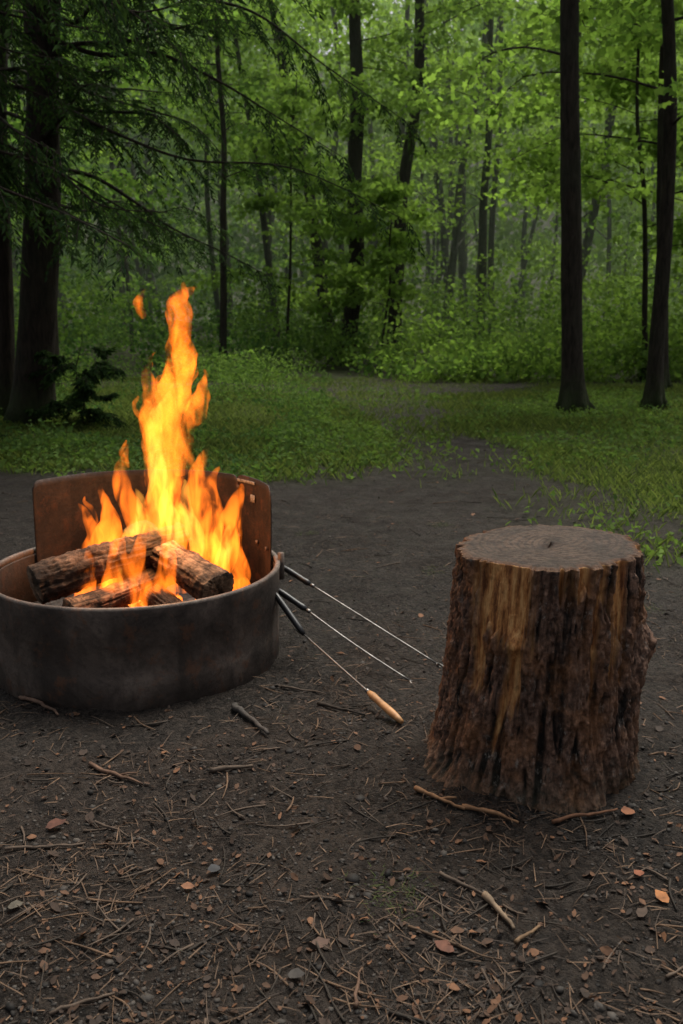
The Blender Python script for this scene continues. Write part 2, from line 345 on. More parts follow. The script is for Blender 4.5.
rad=math_(nt,'SQRT',math_(nt,'ADD',math_(nt,'POWER',math_(nt,'ABSOLUTE',sp.outputs[0]),2.0),math_(nt,'POWER',math_(nt,'ABSOLUTE',sp.outputs[1]),2.0)))
rg=math_(nt,'SINE',math_(nt,'ADD',math_(nt,'MULTIPLY',rad,330.0),math_(nt,'MULTIPLY',f2,12.0)))
tp=ramp(nt,f2,[(.35,(.026,.0155,.0095)),(.65,(.10,.061,.039))]); tp=mixc(nt,ramp(nt,rg,[(.0,0),(1,.75)]),tp,(.018,.011,.007)); tp=mixc(nt,ramp(nt,f3,[(.48,0),(.66,.45)]),tp,(.15,.10,.068))
tp=mixc(nt,ramp(nt,f5,[(.48,0),(.62,.7)]),tp,(.015,.010,.0075))
tp=mixc(nt,ramp(nt,attr(nt,'rim'),[(.90,0),(.97,.8)]),tp,(.11,.050,.023))
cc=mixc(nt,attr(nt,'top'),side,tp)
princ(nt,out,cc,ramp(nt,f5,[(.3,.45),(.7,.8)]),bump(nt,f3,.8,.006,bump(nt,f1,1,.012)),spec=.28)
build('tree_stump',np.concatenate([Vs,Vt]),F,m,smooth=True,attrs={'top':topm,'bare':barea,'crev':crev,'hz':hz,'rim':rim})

# ------------------------------------------------------------------ fire ring
def m_steel(name,c1,c2,c3,rough=.6,rust=(.16,.07,.035),ra=.5):
    m,nt,out=mat(name); v0=coords(nt); f=noise(nt,5,v0,8,.7,.5); g=noise(nt,60,v0,5,.7); s=noise(nt,9,coords(nt,(1,1,.12)),5); h=noise(nt,13,v0,8,.75,.3)
    c=ramp(nt,f,[(.34,c1),(.5,c2),(.64,c3)]); c=mixc(nt,ramp(nt,g,[(.5,0),(.7,.6)]),c,c1); c=mixc(nt,ramp(nt,s,[(.5,0),(.62,.6)]),c,tuple(k*.4 for k in c2))
    c=mixc(nt,ramp(nt,h,[(.54,0),(.62,ra)]),c,rust)
    princ(nt,out,c,ramp(nt,g,[(.3,rough-.1),(.7,rough+.2)]),bump(nt,g,.6,.002,bump(nt,h,.5,.008)),metal=.0,spec=.3); return m
M_ring=m_steel('rusty_steel',(.034,.027,.023),(.090,.070,.058),(.16,.125,.102))
M_in=m_steel('sooty_steel',(.014,.011,.009),(.030,.023,.018),(.055,.036,.026),.7,(.06,.03,.018))
M_sh=m_steel('rust_shield',(.009,.0065,.0055),(.020,.013,.010),(.038,.023,.016),.6,(.055,.024,.013),.7)
ring=empty('fire_ring')
def lathe(prof,seg=160):
    prof=np.array(prof); n=len(prof); th=np.linspace(0,2*np.pi,seg,endpoint=False)
    V=np.stack([FR[0]+np.sin(th)[:,None]*prof[None,:,0],FR[1]+np.cos(th)[:,None]*prof[None,:,0],np.broadcast_to(prof[None,:,1],(seg,n))],-1)
    i=np.arange(seg)[:,None]; j=np.arange(n)[None]; i2=(i+1)%seg; j2=(j+1)%n
    F=np.stack([i*n+j,i2*n+j,i2*n+j2,i*n+j2],-1).reshape(-1,4)
    V=V.reshape(-1,3); V[:,:2]+= (.004*fbm(V*np.array([2,2,1]),2,61))[:,None]
    return V,[F]
V,F=lathe([(.508,-.06),(.511,.10),(.510,.205),(.514,.21),(.515,.31),(.519,.328),(.517,.336),(.506,.338),(.500,.334),(.501,.32),(.506,.315),(.506,-.06)])
build('ring_wall',V,F,M_ring,smooth=True,parent=ring)
V,F=lathe([(.5035,.05),(.5035,.314),(.499,.316),(.498,.31),(.4995,.05)])
build('inner_lining',V,F,M_in,smooth=True,parent=ring)
def sheet(name,Rr,a0,a1,z0,ztop,rc,thk,mat_,nu=70,nv=24,lean=0):
    th=np.linspace(a0,a1,nu); V=[]
    for side in (0,1):
        for t in th:
            e=min(t-a0,a1-t)*Rr; zt=ztop(t) if callable(ztop) else ztop
            if e<rc: zt-=rc-math.sqrt(max(rc*rc-(rc-e)**2,0))
            for k in range(nv):
                z_=z0+(zt-z0)*k/(nv-1); r=Rr+side*thk+lean*(z_-z0)+.003*math.sin(t*7+z_*9)
                V.append((FR[0]+math.sin(t)*r,FR[1]+math.cos(t)*r,z_))
    V=np.array(V); i=(np.arange(nu-1)[:,None]*nv+np.arange(nv-1)[None]).ravel(); o=nu*nv
    f1=np.stack([i,i+1,i+nv+1,i+nv],-1); f2=np.stack([i,i+nv,i+nv+1,i+1],-1)+o
    j=np.arange(nu-1)*nv; f3=np.stack([j+nv-1,j+nv-1+o,j+nv*2-1+o,j+nv*2-1],-1); f4=np.stack([j,j+nv,j+nv+o,j+o],-1)
    k=np.arange(nv-1); f5=np.stack([k,k+o,k+1+o,k+1],-1); k2=k+(nu-1)*nv; f6=np.stack([k2,k2+1,k2+1+o,k2+o],-1)
    return build(name,V,[np.concatenate([f1,f2,f3,f4,f5,f6])],mat_,smooth=False,parent=ring)
D=math.radians
sheet('heat_shield',.480,D(-64),D(44),.05,.603,.03,.005,M_sh)
sheet('shield_side_flap',.486,D(41),D(77),.03,lambda t:.608-.02*(t-D(41)),.05,.006,M_sh)
m,nt,out=mat('label_mat'); f=noise(nt,90,coords(nt),3); princ(nt,out,ramp(nt,f,[(.35,(.07,.06,.055)),(.6,(.22,.21,.20))]),.5)
sheet('warning_label',.479,D(43.5),D(58),.580,.592,.002,.0012,m,12,3)
sheet('maker_plate',.480,D(54),D(58),.51,.54,.002,.0012,m,8,3)
A=Acc()
for t in (D(44.5),D(60),D(74)):
    for zb in (.36,.56) if t<1 else (.36,):
        c=np.array([FR[0]+math.sin(t)*.480,FR[1]+math.cos(t)*.480,zb]); dr=np.array([-math.sin(t),-math.cos(t),0]); V,F=tube([c,c+dr*.008],[.008,.008],6); A.add(V,F)
A.make('bolts',M_ring,parent=ring,colr=False)
A=Acc()
t=D(82); b=np.array([FR[0]+math.sin(t)*.522,FR[1]+math.cos(t)*.522,.26]); V,F=tube([b,b+[0,0,.05],b+[0,0,.1]],[.012,.012,.012],10); A.add(V,F)
A.make('hinge_pin',M_ring,True,ring,False)
m,nt,out=mat('ash_mat'); f=noise(nt,25,coords(nt),7,.7); princ(nt,out,ramp(nt,f,[(.35,(.012,.011,.01)),(.6,(.05,.045,.04)),(.75,(.14,.125,.115))]),.95,bump(nt,f,1,.02))
na,nb=90,30; th=np.linspace(0,2*np.pi,na,endpoint=False); V=[]
for k in range(nb+1):
    r=.499*k/nb; xk=np.cos(th)*r;yk=np.sin(th)*r; zk=.13+.05*(1-(r/.502)**2)+.02*fbm(np.stack([xk*9,yk*9,0*xk],-1),4,70); V.append(np.stack([FR[0]+xk,FR[1]+yk,zk],-1))
V=np.concatenate(V); k=np.arange(nb)[:,None]*na; j=np.arange(na)[None]; j2=(j+1)%na
build('ash_bed',V,[np.stack([k+j,k+na+j,k+na+j2,k+j2],-1).reshape(-1,4)],m,smooth=True,parent=ring)

# ------------------------------------------------------------------ logs
m_log,nt,out=mat('log_mat'); v0=coords(nt); f=noise(nt,26,v0,8,.75,.5); f2=noise(nt,9,v0,5); cc=attr(nt,'col','Color')
c=mixc(nt,1.0,cc,ramp(nt,f,[(.38,.15),(.62,1.6)]),'MULTIPLY'); c=mixc(nt,ramp(nt,f2,[(.48,0),(.60,.8)]),c,(.012,.009,.007))
princ(nt,out,c,.85,bump(nt,f,1,.015),spec=.2)
def log(p,q,r,cb,ce,sd,flat=.95,split=None,cutf=.72):
    p=np.array(p,float);q=np.array(q,float); n=90; seg=90; t=np.linspace(0,1,n)[:,None]; P=p+(q-p)*t
    P+=np.stack([0*t[:,0],0*t[:,0],.012*np.sin(t[:,0]*3+sd)],-1)
    V,F=tube(P,np.full(n,r)*(1+.06*np.sin(t[:,0]*5+sd)),seg,caps=False,wob=.12,sd=sd,sq=flat)
    ax=norm(q-p); al=(V-p)@ax; cen=P.repeat(seg,0)
    rad_=(V-cen); ua=norm(rad_)
    pr=np.column_stack([ua[:,0]*5,ua[:,1]*5,ua[:,2]*5])+ax[None]*(al*9)[:,None]
    g=fbm(pr,4,sd+3); rd=1-2*np.abs(g)
    V=cen+rad_*(1+.15*(rd-.5)[:,None])
    if split is not None:
        sn=norm(np.array(split,float)); h=(V-cen)@sn; cut=r*cutf; ex=np.maximum(h-cut,0); V=V-sn*ex[:,None]*.85; msk=(h>cut)
    else: msk=np.zeros(len(V),bool)
    C=np.tile(np.array(cb),(len(V),1)); C[msk]=np.array(ce)*.8
    C=C*np.clip(.35+.9*rd,.2,1.2)[:,None]
    ch=ss(.45,.9,al/np.linalg.norm(q-p)+.3*g); C=C*(1-.85*ch[:,None])
    A=Acc(); A.add(V,F); A.C[-1]=C
    for e,sgn in ((0,-1),(n-1,1)):
        ringv=V[e*seg:(e+1)*seg]; c=ringv.mean(0); L=[ringv]
        for q_,s_ in enumerate((.93,.75,.6,.45,.3,.15,.02)): L.append(c+(ringv-c)*s_+ax*sgn*.004*(1 if q_%2 else .3)+ax*rng.normal(0,.0012,(seg,1)))
        W=np.concatenate(L); ff=[]
        for k in range(7):
            a=np.arange(seg)+k*seg; b_=(np.arange(seg)+1)%seg+k*seg; ff.append(np.stack([a,b_,b_+seg,a+seg],-1) if sgn>0 else np.stack([a,a+seg,b_+seg,b_],-1))
        A.add(W,[np.concatenate(ff)],np.array(ce)*(1 if sgn<0 else .75))
    return A.make('firewood_log',m_log,True)
log((-1.03,2.86,.320),(-.58,3.17,.420),.066,(.095,.056,.035),(.24,.165,.11),1,.95)
log((-.415,2.86,.305),(-.76,3.20,.435),.063,(.11,.058,.032),(.22,.135,.08),2,.95,(.3,-.6,.8),.62)
log((-.90,2.80,.255),(-.62,3.08,.32),.047,(.14,.06,.03),(.22,.12,.065),3,.9,(0,-.5,1))
log((-.54,2.82,.25),(-.86,3.26,.30),.045,(.05,.03,.022),(.12,.07,.045),4,.9)

# ------------------------------------------------------------------ flames (closed emissive volumes)
fire=empty('campfire_flames')
def FP(a,b,dy=0):
    return ((a-165)*.00361-.640, 3.08+dy, 1.34-(b-285)*.00361)
def flamemat(name,c,st,sc,lo):
    m,nt,out=mat(name); mp=coords(nt,(1,1,.33)); f=noise(nt,sc,mp,2,.55,1.0)
    e=N(nt,'ShaderNodeEmission'); e.inputs[0].default_value=(*c,1)
    k=ramp(nt,f,[(.42,lo),(.60,1.0)])
    nt.links.new(math_(nt,'MULTIPLY',k,st),e.inputs[1]); nt.links.new(e.outputs[0],out.inputs['Volume'])
    m.cycles.volume_step_rate=.3; return m
M_f1=flamemat('flame_outer',(1,.18,.011),40,20,.03)
M_f2=flamemat('flame_core',(1,.38,.045),34,26,.06)
def remesh(ob,vox):
    md=ob.modifiers.new('r','REMESH'); md.mode='VOXEL'; md.voxel_size=vox
    dg=bpy.context.evaluated_depsgraph_get(); dg.update(); me=bpy.data.meshes.new_from_object(ob.evaluated_get(dg)); ob.modifiers.clear(); return me
def flame(name,tongues,m_,amp,sd,vox=.0045):
    A=Acc()
    for pts,w,dy in tongues:
        pts=[FP(a,b) for a,b in pts]; P=curve(pts,36); P[:,1]+=dy+np.linspace(0,.03,36)*np.sin(np.arange(36)*.25+dy*40)
        t=np.linspace(0,1,36); pr=np.clip(np.sin(np.pi*np.clip(t*.82+.16,0,1))**.8,0.02,1)*(1-t**3*.35); pr[-1]=.02; pr[0]*=.4
        V,F=tube(P,w*.00361*.5*pr,14); 
        c=P.repeat(14,0); V[:,1]=c[:,1]+(V[:,1]-c[:,1])*.75; A.add(V,F)
    ob=A.make(name,m_,True,fire,False)
    me=remesh(ob,vox)
    n=len(me.vertices); co=np.zeros(n*3); me.vertices.foreach_get('co',co); co=co.reshape(-1,3)
    s=np.array([9,9,5.]); h=np.clip((co[:,2]-.3)/.5,.3,1.2)[:,None]
    dx=np.stack([fbm(co*s+5,3,sd),fbm(co*s+50,3,sd+1),.6*fbm(co*s+90,2,sd+2)],-1)
    dx2=np.stack([fbm(co*s*3.4+5,2,sd+5),fbm(co*s*3.4+50,2,sd+6),0*co[:,0]],-1)
    co=co+dx*amp*h+dx2*amp*.5*h
    me.vertices.foreach_set('co',co.ravel().astype(np.float32)); me.update(); ob.data=me
    me=remesh(ob,vox*.8); me.materials.clear(); me.materials.append(m_); ob.data=me
    me.polygons.foreach_set('use_smooth',np.ones(len(me.polygons),bool)); return ob
outer=[([(178,560),(172,480),(170,420),(188,370),(186,330),(198,284)],36,.0),
 ([(160,500),(158,440),(164,400),(186,375),(207,350)],28,.03),
 ([(190,470),(186,430),(207,400),(215,368)],24,-.03),
 ([(172,420),(160,395),(157,370),(163,352)],12,.02),
 ([(182,350),(176,325),(184,305),(208,288)],18,.02),
 ([(120,590),(108,545),(118,515),(104,482)],32,-.03),
 ([(98,595),(88,560),(94,535),(80,500)],24,.05),
 ([(84,600),(74,580),(80,560),(74,545)],14,.0),
 ([(140,560),(136,510),(124,480),(130,438)],22,.04),
 ([(200,575),(206,530),(198,490),(206,446)],34,.04),
 ([(215,580),(226,545),(234,515),(246,482)],32,-.03),
 ([(228,600),(240,575),(234,548),(246,515)],24,.03),
 ([(236,602),(246,588),(243,570),(250,555)],14,-.03),
 ([(206,560),(216,520),(212,490),(222,462)],18,.06),
 ([(150,590),(150,540),(160,500),(168,440)],40,.05),
 ([(185,585),(190,540),(180,500),(190,460)],36,-.05),
 ([(84,604),(98,578),(104,545),(112,512)],20,-.15),
 ([(112,606),(124,578),(134,545),(130,500)],26,-.17),
 ([(140,606),(152,575),(150,545),(160,505)],22,-.16),
 ([(180,602),(174,575),(178,545),(172,505)],22,-.15),
 ([(210,600),(214,570),(206,545),(212,520)],28,.08)]
core=[([(165,570),(160,520),(166,470),(165,420),(184,380)],22,.01),
 ([(195,570),(198,535),(188,505),(190,475)],18,.02),([(130,570),(132,540),(142,515),(140,485)],20,.03),
 ([(112,580),(108,555),(116,530)],14,.0),([(218,575),(228,545),(232,520)],16,-.02),
 ([(122,600),(130,575),(132,550)],13,-.16),([(178,560),(180,520),(172,480)],20,-.05)]
flame('flame_outer',outer,M_f1,.034,80); flame('flame_core',core,M_f2,.026,95)
flame('flame_wisps',[([(156,322),(152,308),(158,295)],10,0),([(135,465),(128,450),(131,438)],7,.02),([(104,520),(96,500),(90,492)],6,-.02),([(146,420),(142,405),(147,395)],6,.03)],M_f1,.012,33,.003)
m,nt,out=mat('ember_mat'); f=noise(nt,40,coords(nt),4); e=N(nt,'ShaderNodeEmission'); nt.links.new(ramp(nt,f,[(.4,(.05,.008,.002)),(.6,(1,.22,.03))]),e.inputs[0]); e.inputs[1].default_value=2.5; nt.links.new(e.outputs[0],out.inputs[0])
n=80; V=ico[None]*rng.uniform(.01,.026,(n,1,1))*rng.uniform(.7,1.2,(n,12,1)); a_=rng.uniform(0,6.28,n); r_=rng.uniform(0,.25,n)
V=V+np.stack([-.68+np.cos(a_)*r_,3.02+np.sin(a_)*r_*.8,rng.uniform(.19,.22,n)],-1)[:,None]
build('embers',V.reshape(-1,3),[(icf[None]+np.arange(n)[:,None,None]*12).reshape(-1,3)],m,parent=fire)
for (p,en,rd) in (((-.66,3.02,.53),5.5,.04),((-.62,3.06,.85),12,.04)):
    L=bpy.data.lights.new('fire_light','POINT'); L.energy=en; L.color=(1,.49,.18); L.shadow_soft_size=rd
    o=bpy.data.objects.new('fire_light',L); o.location=p; col.objects.link(o); o.parent=fire

# ------------------------------------------------------------------ roasting forks
def pm(name,c,r,metal=0):
    m,nt,out=mat(name); f=noise(nt,35,coords(nt),5); princ(nt,out,mixc(nt,1.0,c,ramp(nt,f,[(.3,.5),(.7,1.1)]),'MULTIPLY'),r,bump(nt,f,.2,.001),metal=metal,spec=.4); return m
M_rod=pm('fork_steel',(.20,.19,.18),.4,.9); M_blk=pm('black_grip',(.012,.012,.013),.4); M_wood=pm('fork_wood',(.42,.22,.09),.5)
def fork(a,b,h,grip,bow=0.0):
    e=empty('roasting_fork'); a=np.array(a,float); b=np.array(b,float); L=np.linalg.norm(b-a); d=(b-a)/L; g=a+d*h
    t=np.linspace(0,1,9); pr=np.array([.55,.85,1,1,.95,.9,.9,1,.6])
    V,F=tube(a+d*h*t[:,None],.012*pr,14); build('handle',V,F,grip,smooth=True,parent=e)
    V,F=tube(g+d*np.array([-.002,.012,.016])[:,None],[.0075,.0075,.005],12); build('ferrule',V,F,M_rod,smooth=True,parent=e)
    t=np.linspace(0,1,16)[:,None]; side=norm(np.cross(d,[0,0,1.])); P=g+(b-g)*t+side*bow*np.sin(t*np.pi)
    V,F=tube(P,np.full(16,.0030),8); build('rod',V,F,M_rod,smooth=True,parent=e)
    for s in (-1,1):
        c=curve([b,b+side*s*.008+d*.01,b+side*s*.009+d*.03,b+side*s*.009+d*.06],10); V,F=tube(c,np.full(10,.0022),6); build('prong_%d'%(1 if s<0 else 2),V,F,M_rod,smooth=True,parent=e)
fork((-.235,3.30,.275),(.335,2.955,.014),.15,M_blk)
fork((-.240,3.10,.245),(.230,2.80,.014),.15,M_blk,.01)
fork((.178,2.42,gz(.178,2.42)+.014),(-.13,2.915,.135),.18,M_wood)
A=Acc(); V,F=tube(np.array([-.245,3.04,.255])+(np.array([-.13,2.915,.135])-np.array([-.245,3.04,.255]))*np.linspace(0,1,8)[:,None],.012*np.array([.6,.9,1,1,1,1,.95,.6]),12); A.add(V,F)
A.make('sleeve',M_blk,True,bpy.data.objects['roasting_fork.002'],False)

# ------------------------------------------------------------------ trees
def trunk_path(base,top,n,bend=.12,sd=0):
    t=np.linspace(0,1,n)[:,None]; b=np.array(base);T=np.array(top); P=b+(T-b)*t
    q=np.column_stack([t[:,0]*3,np.full(n,sd*1.7),np.zeros(n)]); P[:,0]+=bend*fbm(q,2,sd)*np.minimum(t[:,0]*4,1); P[:,1]+=bend*fbm(q+9,2,sd+1)*np.minimum(t[:,0]*4,1)
    return P
def spray(c,rad,thk,n,size,tpl,A,f,tilt=.75,base=GB,yel=GY):
    a=rng.uniform(0,6.28,n); r=rad*np.sqrt(rng.uniform(0,1,n)); 
    P=np.stack([np.cos(a)*r,np.sin(a)*r,rng.normal(0,thk,n)-.12*(r/rad)**2*rad],-1)+c
    V,F=randleaves(P,size,tilt,tpl); A.add(V,F); A.C[-1]=leafcol(n,len(tpl),base,yel,np.full(n,f))
def tree(name,base,r,H,lean=(0,0),h0=3.0,nl=14,LL=2.5,bark=M_bark,leafsize=.11,nleaf=70,bright=.5,sd=0,tpl=DIAM,az=None,bend=.15,hmax=None):
    e=empty(name); x0,y0=base; z0=gz(x0,y0)-.05; n=60
    P=trunk_path((x0,y0,z0),(x0+lean[0],y0+lean[1],H),n,bend,sd); hh=P[:,2]-z0
    R=r*(1-.72*(hh/H)**1.1)+r*.85*np.exp(-hh/.22)
    A=Acc(); seg=26; V,F=tube(P,R,seg,wob=.14,sd=sd)
    c=P.repeat(seg,0); an=np.arctan2(V[:,1]-c[:,1],V[:,0]-c[:,0]); hz_=V[:,2]-z0
    V[:,:2]=c[:,:2]+(V[:,:2]-c[:,:2])*(1+.6*np.exp(-hz_/.15)*np.sin(an*5+sd))[:,None]
    A.add(V,F); C=Acc()
    hm=hmax or H
    for k in range(nl):
        h=h0+(hm-h0)*(k+random.random()*.8)/nl; i=min(int(np.searchsorted(hh,h)),n-1); s=P[i]
        a=random.uniform(0,6.28) if az is None else random.gauss(az[0],az[1]); l=LL*random.uniform(.6,1.15)*(1-.5*max(0,(h-h0)/(H-h0)))
        d=np.array([math.cos(a),math.sin(a),0]); up=random.uniform(.05,.4)
        pts=[s,s+d*l*.35+[0,0,up*l*.35],s+d*l*.7+[random.uniform(-.2,.2),random.uniform(-.2,.2),up*l*.5],s+d*l+[random.uniform(-.3,.3),random.uniform(-.3,.3),up*l*.45-.1*l]]
        B=curve(pts,10); V,F=tube(B,np.linspace(min(R[i]*.3,.020),.004,10),6,caps=False); A.add(V,F)
        for j in range(3,10):
            for _ in range(2):
                o=np.array([random.gauss(0,.32),random.gauss(0,.32),random.gauss(0,.1)])*(l/2.5)
                c_=B[j]+o; V,F=tube([B[j],(B[j]+c_)/2+[0,0,.03],c_],[.006,.004,.002],4,caps=False); A.add(V,F)
                spray(c_,.42*(l/2.5)+.12,.06,nleaf//5,leafsize,tpl,C,bright+random.uniform(-.2,.2))
    A.make('trunk_and_limbs',bark,True,e,False)
    if C.n: C.make('crown_foliage',M_leaf,parent=e)
    return e
tree('maple_tree',(3.10,11.8),.145,13,(-1.0,.3),4.0,16,3.2,M_bark,.12,90,.85,1,MAPLE)
tree('maple_tree',(4.28,12.2),.105,12,(-.6,.2),3.4,14,2.8,M_bark,.12,90,.85,2,MAPLE,bend=.35)
tree('maple_tree',(5.55,15.5),.10,12,(-.6,0),3.0,14,3.0,M_bark,.13,90,.85,3)
tree('maple_tree',(.10,24),.23,17,(.5,0),6,9,3.0,M_bark,.15,90,.85,4,bend=.5,hmax=11)
tree('maple_tree',(-.25,27.5),.19,16,(-2.6,0),6,8,2.8,M_bark,.15,90,.75,5,bend=.4,hmax=11)
tree('maple_tree',(1.5,25.5),.20,16,(.6,0),6,8,3.0,M_bark,.15,90,.9,6,bend=.7,hmax=11)
tree('beech_tree',(4.4,29),.15,15,(.2,0),5,10,3.4,M_barkg,.16,90,.95,7,bend=.3,hmax=12)
tree('beech_tree',(-1.9,28),.12,14,(-1.6,0),5,8,3,M_barkg,.16,80,.75,8,bend=.4,hmax=11)
tree('beech_tree',(-2.9,22),.09,12,(.2,0),4,9,2.6,M_bark,.14,80,.55,9,hmax=9)
tree('maple_tree',(6.7,27),.13,15,(-.1,0),4,12,3.4,M_bark,.16,90,.95,10,hmax=12)
tree('maple_tree',(8.6,21),.15,15,(-.4,0),3.2,14,3.6,M_bark,.15,100,.85,11,hmax=10)
tree('maple_tree',(-6.2,19),.14,14,(.6,0),3,14,3.2,M_bark,.15,90,.4,12,hmax=9)
tree('young_maple_tree',(6.2,18.2),.06,8,(-.9,-.5),2.0,22,3.2,M_bark,.14,110,1.0,21,MAPLE)
tree('young_maple_tree',(1.0,22.5),.035,4.5,(.3,0),1.4,12,1.9,M_bark,.14,110,1.4,22,MAPLE)
tree('young_maple_tree',(-1.4,23.5),.045,7,(.3,0),2.2,14,2.4,M_bark,.15,90,.9,23)

def hemlock(name,base,r,H,h0,nl,LL,az,sd,h1=None,nd=1.0,droop=.12,lean=.35):
    e=empty(name); x0,y0=base; z0=gz(x0,y0)-.05; n=50; P=trunk_path((x0,y0,z0),(x0+lean,y0,H),n,.15,sd); hh=P[:,2]-z0
    R=r*(1-.8*hh/H)+r*.55*np.exp(-hh/.25); A=Acc(); V,F=tube(P,R,28,wob=.16,sd=sd); A.add(V,F); LP=[];LD=[];LC=[]
    h1=h1 or H*.9
    for k in range(nl):
        h=h0+(h1-h0)*(k+random.random())/nl; i=min(int(np.searchsorted(hh,h)),n-1); s=P[i]; a=random.gauss(*az) if random.random()<.75 else random.uniform(0,6.28)
        l=LL*random.uniform(.45,1.1)*(1-.45*h/H); d=np.array([math.cos(a),math.sin(a),0]); sd_=np.array([-d[1],d[0],0])
        up=random.uniform(-.35,.22); w=random.gauss(0,.3); dr=droop*random.uniform(.4,2.0)
        pts=[s+d*l*t+sd_*w*l*t*t+np.array([0,0,up*l*t-dr*l*l*.35*t*t])+(rng.normal(0,.035,3)*l if 0<t<1 else 0) for t in (0,.2,.4,.6,.8,1)]
        B=curve(pts,26); V,F=tube(B,np.linspace(min(.03,R[i]*.35),.003,26),6,caps=False,wob=.2,sd=k); A.add(V,F)
        T=norm(np.gradient(B,axis=0)); bare_to=random.choice([4,6,9,12])
        for j in range(bare_to,26):
            if random.random()<.15: continue
            for sg in (-1,1):
                if random.random()>nd: continue
                bl=.66*l/3*(1.15-j/26*.8)*random.uniform(.4,1.3); an=sg*random.uniform(.6,1.2); tt=T[j]
                bd=np.array([tt[0]*math.cos(an)-tt[1]*math.sin(an),tt[0]*math.sin(an)+tt[1]*math.cos(an),tt[2]-.25+random.gauss(0,.18)])
                m_=max(int(bl/.028),4); t=np.linspace(0.08,1,m_)[:,None]; Q=B[j]+bd*bl*t+np.array([0,0,-.35])*bl*t*t+rng.normal(0,.008,(m_,3))
                V,F=tube(Q[[0,m_//2,-1]],[.004,.003,.0015],4,caps=False); A.add(V,F)
                for s2 in (-1,1):
                    a2=s2*rng.uniform(.6,1.2,m_); dd=np.stack([bd[0]*np.cos(a2)-bd[1]*np.sin(a2),bd[0]*np.sin(a2)+bd[1]*np.cos(a2),np.full(m_,bd[2]-.15)],-1)
                    LP.append(Q);LD.append(dd); LC.append(np.full(m_,random.random()))
    A.make('trunk_and_limbs',M_barkh,True,e,False)
    P_=np.concatenate(LP);D_=np.concatenate(LD);f=np.concatenate(LC); n=len(P_)
    Nn=norm(np.array([0,0,1.])+.6*rng.normal(size=(n,3))); L=rng.uniform(.045,.10,n)
    V,F=leafgeo(P_,D_,Nn,L,L*.28,DIAM); C=leafcol(n,4,(.014,.028,.013),(.038,.070,.022),f)
    build('needle_foliage',V,F,M_needle,C,parent=e)
hemlock('hemlock_tree',(-3.63,10.4),.225,13,2.6,34,4.2,(-.25,.8),31,8,.85,.16,1.2)
hemlock('hemlock_tree',(-4.4,8.2),.17,12,2.6,34,4.4,(.05,.55),32,5.6,.9,.14,.6)
hemlock('hemlock_tree',(-4.15,11.0),.11,11,2.4,10,3.0,(-.3,1.0),33,7,.8,.16,.9)
hemlock('hemlock_tree',(-4.9,15),.16,12,2.6,20,3.4,(-.4,1.2),34,8,.8)
hemlock('hemlock_sapling',(-2.95,10.1),.014,1.05,.1,22,.75,(0,3),35,.95,1,.3,.03)
hemlock('hemlock_sapling',(-4.1,9.2),.016,1.4,.1,22,.8,(0,3),36,1.2,1,.3,.03)

# ---- distant mass
A=Acc()
for k in range(95):
    yy=random.uniform(27,58); xx=random.uniform(-1,1)*(yy*.52+4); 
    if yy<32 and abs(xx)<3: continue
    H=random.uniform(12,20); r=random.uniform(.06,.19); P=trunk_path((xx,yy,gz(xx,yy)-.1),(xx+random.gauss(0,1.2),yy,H),14,.6,k)
    V,F=tube(P,np.linspace(r,r*.4,14),8,wob=.1,sd=k); A.add(V,F)
    for j in range(5):
        s=P[random.randint(3,12)]; a=random.uniform(0,6.28); l=random.uniform(1,2.5); V,F=tube([s,s+[math.cos(a)*l*.5,math.sin(a)*l*.5,.4*l],s+[math.cos(a)*l,math.sin(a)*l,.6*l]],[.04,.03,.012],5,caps=False); A.add(V,F)
A.make('distant_tree_trunks',M_barkg,True,colr=False)  # lighter grey bark paints haze onto the far trunks
A=Acc()
def far_f(xx,yy,zz):
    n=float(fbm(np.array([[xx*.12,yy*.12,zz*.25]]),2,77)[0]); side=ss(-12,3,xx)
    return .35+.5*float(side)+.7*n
def hazecol(yy): return float(ss(22,65,np.array([yy]))[0])  # haze painted into the leaf colours: paler with distance
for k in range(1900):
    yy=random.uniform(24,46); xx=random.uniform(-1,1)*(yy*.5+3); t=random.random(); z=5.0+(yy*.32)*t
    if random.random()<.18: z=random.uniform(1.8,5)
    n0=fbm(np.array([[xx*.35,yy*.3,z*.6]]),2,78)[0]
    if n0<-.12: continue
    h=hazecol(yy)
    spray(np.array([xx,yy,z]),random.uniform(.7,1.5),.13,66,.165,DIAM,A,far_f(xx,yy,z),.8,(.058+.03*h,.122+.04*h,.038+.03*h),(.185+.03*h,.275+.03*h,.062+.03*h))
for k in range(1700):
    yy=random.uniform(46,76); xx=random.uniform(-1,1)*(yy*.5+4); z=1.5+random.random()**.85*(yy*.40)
    spray(np.array([xx,yy,z]),random.uniform(1.5,3.0),.6,66,.42,DIAM,A,far_f(xx,yy,z)*.85,1.1,(.085,.155,.065),(.215,.31,.10))  # farthest leaves coloured pale throughout, haze painted in
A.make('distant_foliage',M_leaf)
A=Acc()
for k in range(2000):
    yy=17.7+random.random()**1.6*26; xx=random.uniform(-1,1)*(yy*.5+2)
    nn=float(fbm(np.array([[xx*.45,yy*.45,2.]]),2,88)[0]); 
    if nn<-.28: continue
    hgt=random.uniform(.05,1.4)*max(.15,1+2.2*nn); hgt*=min(1,(yy-17.0)/5+.10)
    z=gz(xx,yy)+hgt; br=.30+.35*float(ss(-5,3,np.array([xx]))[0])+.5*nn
    spray(np.array([xx,yy,z]),random.uniform(.3,.75),.18,50,.115,DIAM,A,br+random.uniform(-.3,.3),.9,(.042,.092,.03),(.15,.225,.055))
A.make('undergrowth_shrubs',M_leaf)
